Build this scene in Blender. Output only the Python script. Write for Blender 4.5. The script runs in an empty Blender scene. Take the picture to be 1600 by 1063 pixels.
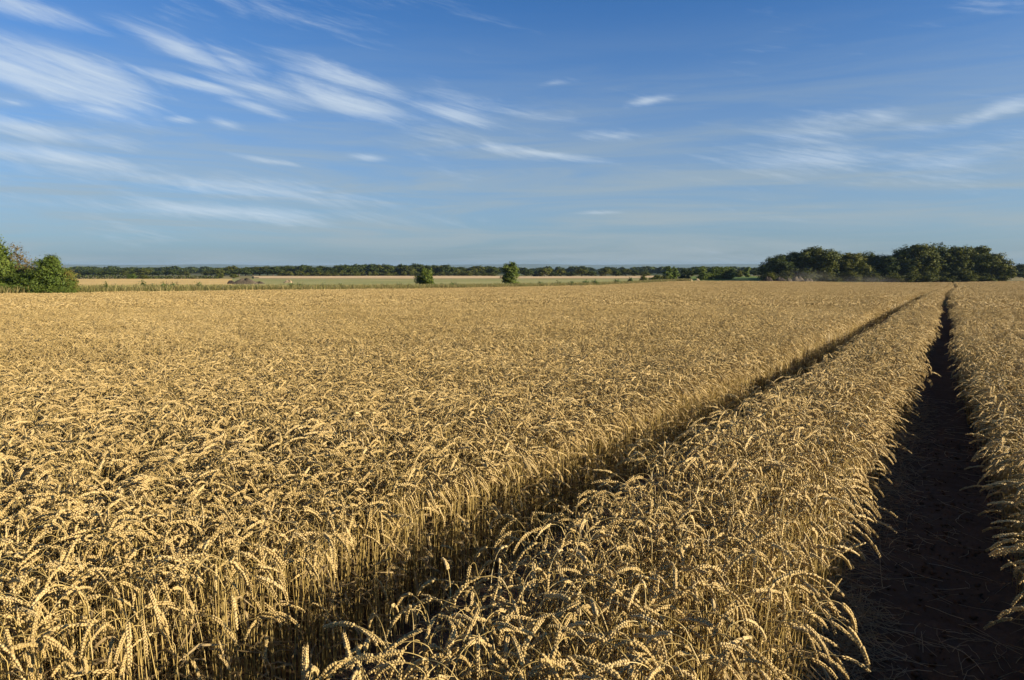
import bpy, math, random
import numpy as np
from mathutils import Vector, Euler

rng = np.random.default_rng(7)
random.seed(7)
scene = bpy.context.scene
col = scene.collection
R = math.radians

# ------------------------------------------------------------------ camera
CAM_Z = 1.80
PITCH = math.atan((531.5 - 415.0) / 1067.0)
cam_d = bpy.data.cameras.new('camera')
cam = bpy.data.objects.new('camera', cam_d)
col.objects.link(cam)
cam.location = (0, 0, CAM_Z)
cam.rotation_euler = (math.pi / 2 - PITCH, 0, 0)
cam_d.sensor_width = 36.0
cam_d.lens = 24.0
cam_d.clip_start = 0.05
cam_d.clip_end = 60000
scene.camera = cam

SUN_AZ, SUN_EL = 109.0, 18.0          # degrees clockwise from the view direction, above horizon
SUN_STRENGTH = 5.0
SKY_STRENGTH = 0.059
scene.view_settings.view_transform = 'Standard'
scene.view_settings.look = 'None'
scene.view_settings.gamma = 1.0
scene.view_settings.exposure = 1.27
scene.view_settings.use_curve_mapping = False
cy = scene.cycles
cy.max_bounces = 5
cy.diffuse_bounces = 3
cy.glossy_bounces = 2
cy.transmission_bounces = 4
cy.transparent_max_bounces = 8
cy.volume_bounces = 0
cy.use_denoising = True
cy.debug_use_spatial_splits = True
cy.adaptive_threshold = 0.02
cy.caustics_reflective = False
cy.caustics_refractive = False


def ray(px, row):
    """direction of the view through a point of the photograph (1600 wide)"""
    v = Vector(((px - 800.0) / 1067.0, (531.5 - row) / 1067.0, -1.0))
    return (Euler((math.pi / 2 - PITCH, 0, 0)).to_matrix() @ v).normalized()


def az_el(px, row):
    d = ray(px, row)
    return math.atan2(d.x, d.y), math.asin(d.z)


class NT:
    """small helper to write node trees"""

    def __init__(self, tree):
        self.t = tree
        self.n = tree.nodes
        self.l = tree.links

    def add(self, typ, **kw):
        nd = self.n.new(typ)
        for k, v in kw.items():
            setattr(nd, k, v)
        return nd

    def link(self, a, b):
        self.l.new(a, b)

    def val(self, sock, v):
        if isinstance(v, bpy.types.NodeSocket):
            self.link(v, sock)
        else:
            sock.default_value = v

    def math(self, op, a, b=0.0, c=0.0, clamp=False):
        m = self.add('ShaderNodeMath', operation=op, use_clamp=clamp)
        self.val(m.inputs[0], a)
        self.val(m.inputs[1], b)
        self.val(m.inputs[2], c)
        return m.outputs[0]

    def smooth(self, v, lo, hi, o0=0.0, o1=1.0):
        m = self.add('ShaderNodeMapRange', interpolation_type='SMOOTHSTEP')
        self.val(m.inputs['Value'], v)
        m.inputs['From Min'].default_value = lo
        m.inputs['From Max'].default_value = hi
        m.inputs['To Min'].default_value = o0
        m.inputs['To Max'].default_value = o1
        return m.outputs['Result']

    def vec(self, x, y, z=0.0):
        c = self.add('ShaderNodeCombineXYZ')
        self.val(c.inputs[0], x)
        self.val(c.inputs[1], y)
        self.val(c.inputs[2], z)
        return c.outputs[0]

    def noise(self, vec=None, scale=1.0, detail=4.0, rough=0.55, dist=0.0):
        nd = self.add('ShaderNodeTexNoise')
        if vec is not None:
            self.link(vec, nd.inputs['Vector'])
        nd.inputs['Scale'].default_value = scale
        nd.inputs['Detail'].default_value = detail
        nd.inputs['Roughness'].default_value = rough
        nd.inputs['Distortion'].default_value = dist
        return nd.outputs['Fac']

    def mixc(self, fac, a, b, blend='MIX'):
        m = self.add('ShaderNodeMix', data_type='RGBA', blend_type=blend)
        self.val(m.inputs[0], fac)
        for s, v in ((m.inputs[6], a), (m.inputs[7], b)):
            if isinstance(v, (tuple, list)):
                s.default_value = tuple(v) + ((1.0,) if len(v) == 3 else ())
            else:
                self.link(v, s)
        return m.outputs[2]

    def ramp(self, fac, stops):
        r = self.add('ShaderNodeValToRGB')
        e = r.color_ramp.elements
        while len(e) < len(stops):
            e.new(0.5)
        for el, (p, c) in zip(e, stops):
            el.position = p
            el.color = tuple(c) + (1.0,)
        self.link(fac, r.inputs[0])
        return r.outputs[0]


# ------------------------------------------------------------------ world: sky with cirrus
world = bpy.data.worlds.new('World')
scene.world = world
world.use_nodes = True
world.cycles.sampling_method = 'NONE'        # the sky is smooth: rays that leave the scene find it by themselves
W = NT(world.node_tree)
W.n.clear()
w_out = W.add('ShaderNodeOutputWorld')
bg = W.add('ShaderNodeBackground')
W.link(bg.outputs[0], w_out.inputs[0])
bg.inputs['Strength'].default_value = SKY_STRENGTH
sky = W.add('ShaderNodeTexSky', sky_type='NISHITA')
sky.sun_disc = False
sky.sun_elevation = R(SUN_EL)
sky.sun_rotation = R(SUN_AZ)
sky.altitude = 1500
sky.air_density = 1.0
sky.dust_density = 4.0
sky.ozone_density = 8.0
tc = W.add('ShaderNodeTexCoord')
sep = W.add('ShaderNodeSeparateXYZ')
W.link(tc.outputs['Generated'], sep.inputs[0])
AZ = W.math('ARCTAN2', sep.outputs[0], sep.outputs[1])
EL = W.math('ARCSINE', sep.outputs[2])
# hand of the wind: long streaks falling to the right at a shallow slant
ca, sa = math.cos(R(-13)), math.sin(R(-13))
U = W.math('ADD', W.math('MULTIPLY', AZ, ca), W.math('MULTIPLY', EL, sa))
V = W.math('SUBTRACT', W.math('MULTIPLY', EL, ca), W.math('MULTIPLY', AZ, sa))
st = W.noise(W.vec(W.math('MULTIPLY', U, 5.0), W.math('MULTIPLY', V, 30.0), 3.1), 1.0, 6.0, 0.62, 0.7)
fine = W.noise(W.vec(W.math('MULTIPLY', U, 15.0), W.math('MULTIPLY', V, 135.0), 7.7), 1.0, 5.0, 0.65, 0.5)
big = W.noise(W.vec(W.math('MULTIPLY', AZ, 1.7), W.math('MULTIPLY', EL, 6.0), 11.3), 1.0, 2.0, 0.5, 0.0)
CLOUDS = [  # photograph px, row, half length, half width, slant (deg, + falls to the right), weight
    (60, 112, 150, 26, 12, 1.00), (150, 132, 100, 30, 14, 0.95), (160, 172, 70, 13, 4, .62), (40, 10, 110, 16, 10, .85),
    (290, 78, 120, 15, 17, .78), (370, 100, 60, 17, 18, .72), (320, 134, 100, 10, 7, .82), (420, 143, 110, 16, 9, .85),
    (530, 158, 100, 19, 12, .85), (400, 168, 60, 8, 14, .8), (540, 120, 90, 16, 14, .8), (280, 187, 30, 6, 4, .70),
    (350, 193, 34, 7, 8, .66), (715, 180, 70, 13, 13, .72), (830, 238, 100, 8, 7, .66), (575, 246, 34, 6, 4, .75),
    (432, 253, 52, 5, 7, .75), (1012, 158, 46, 7, -8, .64), (865, 130, 32, 6, -4, .56), (965, 212, 70, 9, 3, .60),
    (1375, 180, 62, 17, 8, .66), (1440, 200, 70, 14, 10, .60), (1290, 200, 100, 24, 3, .56), (1545, 178, 80, 13, -14, .72),
    (1250, 250, 200, 22, 3, .55), (1500, 250, 170, 34, -5, .58), (90, 208, 130, 14, 5, .80), (110, 248, 200, 14, 4, .76),
    (930, 333, 60, 4, -1, .60), (350, 290, 280, 18, 4, .70), (20, 160, 40, 6, 2, .55), (330, 330, 320, 16, 1, .60),
]
ANG = W.vec(AZ, EL, 0.0)
B = None
for (px, row, hl, hw, sl, wt) in CLOUDS:
    a0, e0 = az_el(px, row)
    k = math.cos(a0)                       # pixels shrink in angle away from the middle of a flat picture
    mp = W.add('ShaderNodeMapping', vector_type='TEXTURE')
    W.link(ANG, mp.inputs['Vector'])
    mp.inputs['Location'].default_value = (a0, e0, 0)
    mp.inputs['Rotation'].default_value = (0, 0, -R(sl))
    mp.inputs['Scale'].default_value = (2.0 * hl / 1067.0 * k * k, 2.1 * hw / 1067.0 * k, 1)
    gr = W.add('ShaderNodeTexGradient', gradient_type='SPHERICAL')
    W.link(mp.outputs[0], gr.inputs[0])
    g = W.math('MULTIPLY', gr.outputs['Fac'], wt)
    B = g if B is None else W.math('MAXIMUM', B, g)
B = W.smooth(B, 0.0, 0.85)
B = W.math('MAXIMUM', B, W.smooth(big, 0.52, 0.78, 0.0, 0.50))
dens = W.math('ADD', B, W.math('MULTIPLY', W.math('SUBTRACT', st, 0.5), 1.45))
dens = W.math('ADD', dens, W.math('MULTIPLY', W.math('SUBTRACT', fine, 0.5), 0.8))
alpha = W.math('MULTIPLY', W.smooth(dens, 0.20, 1.35), 0.78)
# veil of thin stratus low in the sky
stl = W.noise(W.vec(W.math('MULTIPLY', U, 3.0), W.math('MULTIPLY', EL, 38.0), 21.0), 1.0, 5.0, 0.6, 0.6)
low = W.math('MULTIPLY', W.smooth(EL, 0.05, 0.37, 1.0, 0.0), W.smooth(stl, 0.32, 0.72, 0.48, 0.90))
skyc = W.mixc(1.0, sky.outputs[0], (.93, 1.11, 1.12), 'MULTIPLY')
skyc = W.mixc(low, skyc, (2.62, 3.2, 3.5))
skyc = W.mixc(alpha, skyc, (4.6, 5.3, 6.0))
W.link(skyc, bg.inputs['Color'])

# ------------------------------------------------------------------ sun
sun_d = bpy.data.lights.new('sun', 'SUN')
sun_d.energy = SUN_STRENGTH
sun_d.angle = R(0.5)
sun_d.color = (1.0, 0.86, 0.66)
sun = bpy.data.objects.new('sun', sun_d)
col.objects.link(sun)
to_sun = Vector((math.sin(R(SUN_AZ)) * math.cos(R(SUN_EL)), math.cos(R(SUN_AZ)) * math.cos(R(SUN_EL)), math.sin(R(SUN_EL))))
sun.rotation_euler = to_sun.to_track_quat('Z', 'Y').to_euler()


# ------------------------------------------------------------------ helpers
def tag(o, label=None, cat=None, group=None, kind=None):
    for k, v in (('label', label), ('category', cat), ('group', group), ('kind', kind)):
        if v:
            o[k] = v
    return o


def mesh_np(name, verts, faces, mats=(), mat_idx=None, tint=None, smooth=False):
    """verts (n,3); faces (m,3) or (m,4) int array, or a list of such arrays"""
    if not isinstance(faces, list):
        faces = [faces]
    faces = [np.asarray(f, dtype=np.int32) for f in faces if len(f)]
    me = bpy.data.meshes.new(name)
    verts = np.asarray(verts, dtype=np.float32)
    me.vertices.add(len(verts))
    me.vertices.foreach_set('co', verts.ravel())
    loops = np.concatenate([f.ravel() for f in faces])
    sizes = np.concatenate([np.full(len(f), f.shape[1], dtype=np.int32) for f in faces])
    me.loops.add(len(loops))
    me.loops.foreach_set('vertex_index', loops)
    me.polygons.add(len(sizes))
    starts = np.concatenate([[0], np.cumsum(sizes)[:-1]]).astype(np.int32)
    me.polygons.foreach_set('loop_start', starts)
    if mat_idx is not None:
        me.polygons.foreach_set('material_index', np.asarray(mat_idx, dtype=np.int32))
    if smooth:
        me.polygons.foreach_set('use_smooth', np.ones(len(sizes), dtype=bool))
    for m in mats:
        me.materials.append(m)
    me.update(calc_edges=True)
    if tint is not None:
        at = me.attributes.new('tint', 'FLOAT', 'POINT')
        at.data.foreach_set('value', np.asarray(tint, dtype=np.float32))
    return me


def obj(name, me, parent=None, loc=None, link=True):
    o = bpy.data.objects.new(name, me)
    if link:
        col.objects.link(o)
    if parent is not None:
        o.parent = parent
    if loc is not None:
        o.location = loc
    return o


def empty(name, loc, rz=0.0, scale=(1, 1, 1)):
    e = bpy.data.objects.new(name, None)
    e.empty_display_size = 0.1
    col.objects.link(e)
    e.location = loc
    e.rotation_euler = (0, 0, rz)
    e.scale = scale
    return e


# ------------------------------------------------------------------ terrain
_ys = np.concatenate([np.linspace(-300, 600, 901), np.geomspace(610, 16000, 200)])
_sl = np.interp(_ys, [-300, 0, 105, 150, 215, 300, 450, 1000, 3000, 9000, 16000],
                [.0239, .0239, .0239, .0175, .0055, .0035, .0040, .0150, .0050, .0012, .0004])
_h = -np.concatenate([[0], np.cumsum((_sl[1:] + _sl[:-1]) / 2 * np.diff(_ys))])
_h -= np.interp(0, _ys, _h)


def ground_z(x, y):
    x = np.asarray(x, dtype=float)
    y = np.asarray(y, dtype=float)
    z = np.interp(y, _ys, _h)
    r = np.hypot(x, y)
    f = np.clip((r - 15) / 60, 0, 1)
    z = z + f * (0.05 * np.sin(x * 0.045 + 1.0) * np.cos(y * 0.038) + 0.02 * np.sin(x * 0.11 + y * 0.07))
    sm = lambda a, b, v: (lambda t: t * t * (3 - 2 * t))(np.clip((v - a) / (b - a), 0, 1))
    # a low swell under the pasture on the right
    z = z + 1.0 * np.exp(-((y - 292) / 45.0) ** 2) * sm(48, 78, x) * (1 - sm(118, 145, x))
    return z


def project(x, y, z):
    """world point -> photograph pixel (1600 wide)"""
    cp, sp = math.cos(PITCH), math.sin(PITCH)
    zz = np.asarray(z) - CAM_Z
    depth = y * cp - zz * sp
    up = zz * cp + y * sp
    return 800 + 1067 * x / depth, 531.5 - 1067 * up / depth, depth


def at(px, Y, dz=0.0):
    """point on the ground at forward distance Y below photograph column px"""
    x = Y * (px - 800.0) / 1067.0 * 1.0
    for _ in range(3):
        z = float(ground_z(x, Y))
        p, r, d = project(x, Y, z)
        x += (px - p) * d / 1067.0
    return Vector((float(x), Y, float(ground_z(x, Y)) + dz))


def top_z(row, Y, px=800):
    d = ray(px, row)
    return CAM_Z + d.z / d.y * Y


def y_of_row(px, row, dz):
    """forward distance at which something dz above the ground meets that row"""
    d = ray(px, row)
    Y = np.concatenate([np.linspace(20, 420, 1601)])
    zr = CAM_Z + d.z / d.y * Y
    zg = ground_z(d.x / d.y * Y, Y) + dz
    k = np.argmax(zr <= zg)
    return float(Y[k])


# ------------------------------------------------------------------ materials
def new_mat(name):
    m = bpy.data.materials.new(name)
    m.use_nodes = True
    t = NT(m.node_tree)
    t.n.clear()
    out = t.add('ShaderNodeOutputMaterial')
    return m, t, out


def principled(t, out, color, rough=0.8, spec=0.2, bump=None):
    p = t.add('ShaderNodeBsdfPrincipled')
    t.val(p.inputs['Base Color'], color if isinstance(color, bpy.types.NodeSocket) else tuple(color) + (1.0,))
    t.val(p.inputs['Roughness'], rough)
    p.inputs['Specular IOR Level'].default_value = spec
    if bump is not None:
        b = t.add('ShaderNodeBump')
        b.inputs['Strength'].default_value = bump[1]
        b.inputs['Distance'].default_value = bump[2]
        t.link(bump[0], b.inputs['Height'])
        t.link(b.outputs[0], p.inputs['Normal'])
    t.link(p.outputs[0], out.inputs['Surface'])
    return p


def leafy(name, c0, c1, c2, translucent=0.25, rough=0.55, spec=0.25, tint_amt=0.75, patchy=0.0):
    """thin plant matter: colour varies by the 'tint' of each piece and from plant to plant"""
    m, t, out = new_mat(name)
    a = t.add('ShaderNodeAttribute', attribute_name='tint')
    oi = t.add('ShaderNodeObjectInfo')
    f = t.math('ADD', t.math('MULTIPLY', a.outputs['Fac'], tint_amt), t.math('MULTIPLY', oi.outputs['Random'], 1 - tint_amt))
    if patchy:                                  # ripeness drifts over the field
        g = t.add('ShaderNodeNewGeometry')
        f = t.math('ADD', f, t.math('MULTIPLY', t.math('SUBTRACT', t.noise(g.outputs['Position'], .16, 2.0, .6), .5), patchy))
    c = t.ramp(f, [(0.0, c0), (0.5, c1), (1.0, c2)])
    p = t.add('ShaderNodeBsdfPrincipled')
    t.link(c, p.inputs['Base Color'])
    p.inputs['Roughness'].default_value = rough
    p.inputs['Specular IOR Level'].default_value = spec
    tr = t.add('ShaderNodeBsdfTranslucent')
    t.link(c, tr.inputs['Color'])
    mx = t.add('ShaderNodeMixShader')
    mx.inputs[0].default_value = translucent
    t.link(p.outputs[0], mx.inputs[1])
    t.link(tr.outputs[0], mx.inputs[2])
    t.link(mx.outputs[0], out.inputs['Surface'])
    return m


M_EAR = leafy('wheat_ear_husk', (.39, .280, .105), (.53, .390, .160), (.64, .49, .23), .28, .5, .3, .6, 1.1)
M_STEM = leafy('wheat_straw', (.26, .18, .055), (.40, .29, .095), (.54, .41, .16), .12, .42, .4, .6)
M_BLADE = leafy('wheat_dry_leaf', (.17, .12, .055), (.29, .205, .09), (.42, .32, .16), .25, .6, .2, .6)
M_LITTER = leafy('straw_litter_dull', (.22, .16, .085), (.36, .27, .15), (.50, .39, .22), .1, .7, .2, .9)


def soil_mat():
    m, t, out = new_mat('bare_soil')
    g = t.add('ShaderNodeNewGeometry')
    n1 = t.noise(g.outputs['Position'], 3.0, 6.0, .6)
    n2 = t.noise(g.outputs['Position'], 45.0, 5.0, .65)
    c = t.ramp(t.math('ADD', t.math('MULTIPLY', n1, .6), t.math('MULTIPLY', n2, .4)),
               [(.3, (.065, .040, .023)), (.55, (.115, .073, .044)), (.8, (.19, .128, .080))])
    principled(t, out, c, .95, .1, (n2, .7, .02))
    return m


def ground_mat():
    m, t, out = new_mat('open_ground')
    g = t.add('ShaderNodeNewGeometry')
    sp = t.add('ShaderNodeSeparateXYZ')
    t.link(g.outputs['Position'], sp.inputs[0])
    n1 = t.noise(g.outputs['Position'], .06, 5.0, .6)
    n2 = t.noise(g.outputs['Position'], 1.2, 4.0, .6)
    n3 = t.noise(g.outputs['Position'], .0035, 3.0, .55)
    dry = t.ramp(t.math('ADD', t.math('MULTIPLY', n1, .6), t.math('MULTIPLY', n2, .4)),
                 [(.3, (.10, .10, .032)), (.52, (.20, .165, .065)), (.75, (.30, .23, .10))])
    wood = t.ramp(n3, [(.35, (.035, .050, .020)), (.55, (.06, .075, .03)), (.62, (.20, .17, .08)), (.75, (.10, .12, .04))])
    c = t.mixc(t.smooth(sp.outputs[1], 420.0, 560.0), dry, wood)
    soil = t.ramp(n2, [(.3, (.055, .034, .019)), (.7, (.12, .076, .045))])
    rr = t.math('POWER', t.math('ADD', t.math('POWER', sp.outputs[0], 2.0), t.math('POWER', sp.outputs[1], 2.0)), .5)
    c = t.mixc(t.smooth(rr, 50.0, 60.0), soil, c)
    principled(t, out, c, .95, .1, (n2, .4, .1))
    return m


M_SOIL = soil_mat()
M_GROUND = ground_mat()


def field_mat(name, c0, c1, c2, s1=.05, s2=1.5, bump=.5):
    m, t, out = new_mat(name)
    g = t.add('ShaderNodeNewGeometry')
    n1 = t.noise(g.outputs['Position'], s1, 4.0, .6)
    n2 = t.noise(g.outputs['Position'], s2, 4.0, .65)
    c = t.ramp(t.math('ADD', t.math('MULTIPLY', n1, .55), t.math('MULTIPLY', n2, .45)), [(.3, c0), (.5, c1), (.7, c2)])
    principled(t, out, c, .9, .1, (n2, bump, .3))
    return m


# ------------------------------------------------------------------ ground sheet and hills
def grid_mesh(name, xs, ys, zf, mat):
    X, Y = np.meshgrid(xs, ys)
    Z = zf(X, Y)
    v = np.stack([X, Y, Z], -1).reshape(-1, 3)
    nx, ny = len(xs), len(ys)
    i = np.arange(nx - 1)[None, :] + nx * np.arange(ny - 1)[:, None]
    f = np.stack([i, i + 1, i + 1 + nx, i + nx], -1).reshape(-1, 4)
    return mesh_np(name, v, f, [mat], smooth=True)


gx = np.concatenate([-np.geomspace(16000, 60, 60), np.linspace(-56, 56, 57), np.geomspace(60, 16000, 60)])
gy = np.concatenate([np.linspace(-120, 260, 191), np.geomspace(264, 15500, 110)])
tag(obj('ground', grid_mesh('ground', gx, gy, ground_z, M_GROUND)), kind='structure')

M_HILL = field_mat('far_hill_cover', (.04, .055, .025), (.07, .085, .035), (.16, .15, .07), .0012, .01, .2)


def hill_z(X, Y):
    a = np.arctan2(X, Y)
    prof = 62 + 9 * np.sin(a * 7.0 + .6) + 6 * np.sin(a * 19 + 2) + 3 * np.sin(a * 43) + np.where(np.abs(a + .445) < .09, 10 * np.cos((a + .445) / .09 * 1.57), 0)
    t = np.clip((np.hypot(X, Y) - 8600) / 3600, 0, 1)
    return ground_z(X, Y) - 14 + (prof + 14) * np.sin(t * np.pi) ** 0.8


hx = np.linspace(-11500, 12500, 200)
tag(obj('hills', grid_mesh('hills', hx, np.linspace(7600, 13800, 24), hill_z, M_HILL)), kind='structure')

# ------------------------------------------------------------------ layout of the crop
TH = math.atan(.6355)
UD = np.array([math.sin(TH), math.cos(TH)])     # along the wheel tracks
RD = np.array([math.cos(TH), -math.sin(TH)])    # across, to the right
EDGE_R, STRIP_R, STRIP_L, EDGE_L = -0.47, 0.32, 1.32, 2.06   # lateral positions (left positive) of the crop edges


def wiggle(u):
    t = np.clip((u - 70) / 110, 0, 1)
    return -1.5 * t * t * (3 - 2 * t) + 0.035 * np.sin(u * 0.55) * np.clip(u / 10, 0, 1) + 0.05 * np.sin(u * .17 + 1)


def us_to_xy(u, s):
    t = np.clip((u - 3.0) / 9.0, 0, 1)
    s = s + wiggle(u) + np.where(np.asarray(s) <= EDGE_R + 1e-6, .17 * t * t * (3 - 2 * t), 0.0)      # the near track narrows ahead
    t = np.clip((u - 12.0) / 20.0, 0, 1)
    s = s + np.where(np.asarray(s) - wiggle(u) >= EDGE_L - 1e-6, .06 * np.clip((u - 4.0) / 5.0, 0, 1) + .10 * t + .08 * np.clip((u - 28.0) / 6.0, 0, 1), 0.0)
    q = np.clip((u - 85.0) / 25.0, 0, 1)
    s = s - np.where(np.asarray(s) - wiggle(u) >= EDGE_L - 1e-6, .75 * q * q * (3 - 2 * q), 0.0)        # the left track closes on the crest
    return u * UD[0] - s * RD[0], u * UD[1] - s * RD[1]


EDGE_PTS = [(-200, 458), (0, 457.5), (130, 456), (260, 453.8), (480, 451.8), (720, 449), (930, 445), (1000, 441.5), (1060, 438.6),
            (1200, 438.8), (1330, 440.5), (1430, 441), (1500, 440.3), (1600, 438.6), (1900, 438)]
EDGE_AZ = np.array([(p - 800) / 1067 for p, r in EDGE_PTS])
EDGE_Y = np.array([y_of_row(p, r, 0.90) for p, r in EDGE_PTS])
print('field edge', [(p, round(y)) for (p, r), y in zip(EDGE_PTS, EDGE_Y)])


def edge_y(x, y):
    return np.interp(np.asarray(x) / np.maximum(np.asarray(y), .01), EDGE_AZ, EDGE_Y)


# ------------------------------------------------------------------ wheat: one stalk
def tube(P, rad, sides, frame_b=np.array([0., 1, 0])):
    P = np.asarray(P)
    n = len(P)
    T = np.gradient(P, axis=0)
    T /= np.linalg.norm(T, axis=1)[:, None]
    Bn = np.tile(frame_b, (n, 1))
    Bn = Bn - (Bn * T).sum(1)[:, None] * T
    Bn /= np.linalg.norm(Bn, axis=1)[:, None]
    N = np.cross(Bn, T)
    a = np.arange(sides) / sides * 2 * np.pi
    rad = np.broadcast_to(rad, (n,))
    V = P[:, None, :] + rad[:, None, None] * (np.cos(a)[None, :, None] * N[:, None, :] + np.sin(a)[None, :, None] * Bn[:, None, :])
    V = V.reshape(-1, 3)
    i = np.arange(n - 1)[:, None] * sides + np.arange(sides)[None, :]
    j = np.arange(n - 1)[:, None] * sides + (np.arange(sides)[None, :] + 1) % sides
    F = np.stack([i, j, j + sides, i + sides], -1).reshape(-1, 4)
    return V, F


def tri(F):
    F = np.asarray(F)
    return np.concatenate([F[:, [0, 1, 2]], F[:, [0, 2, 3]]]) if F.shape[1] == 4 else F


def spindle(base, d, L, r1, r2, w, sides=4, mid=.42):
    d = d / np.linalg.norm(d)
    w = w - (w @ d) * d
    w /= np.linalg.norm(w)
    b = np.cross(d, w)
    a = np.arange(sides) / sides * 2 * np.pi
    ring = base + d * L * mid + r1 * np.cos(a)[:, None] * w + r2 * np.sin(a)[:, None] * b
    V = np.concatenate([[base], ring, [base + d * L]])
    i = np.arange(sides)
    j = (i + 1) % sides
    F = np.concatenate([np.stack([np.zeros(sides, int), j + 1, i + 1], 1), np.stack([i + 1, j + 1, np.full(sides, sides + 1)], 1)])
    return V, F


class Acc:
    def __init__(self):
        self.v, self.f, self.m, self.n = [], [], [], 0

    def add(self, V, F, mi):
        F = tri(np.asarray(F))
        self.v.append(np.asarray(V, dtype=float))
        self.f.append(F + self.n)
        self.m.append(np.full(len(F), mi))
        self.n += len(V)

    def get(self):
        return np.concatenate(self.v), np.concatenate(self.f), np.concatenate(self.m)


def stalk_curve(r, A, height):
    ear = r.uniform(.100, .138)
    neck = r.uniform(.11, .19)
    lean = r.uniform(0, .10)
    n = 60
    straight = .60
    tot = straight + neck + ear
    s = np.linspace(0, tot, n)
    t = np.clip((s - straight) / (neck + ear), 0, 1)
    phi = lean * np.clip(s / straight, 0, 1) + (A - lean) * (t * (1.0 - .30 * t) / .70)
    ds = s[1]
    x = np.concatenate([[0], np.cumsum(np.sin((phi[1:] + phi[:-1]) / 2) * ds)])
    z = np.concatenate([[0], np.cumsum(np.cos((phi[1:] + phi[:-1]) / 2) * ds)])
    y = .02 * r.normal() * (s / tot) ** 2 + .012 * r.normal() * np.sin(s / tot * 5)
    P = np.stack([x, y, z], 1)
    zmax = z.max()
    # stretch the straight part so the arch tops out at the wanted height
    k = np.clip(s / straight, 0, 1)
    P[:, 2] += k * (height - zmax)
    return P, s, tot - ear, tot


def interp_path(P, s, q):
    return np.stack([np.interp(q, s, P[:, i]) for i in range(3)], 1)


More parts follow.
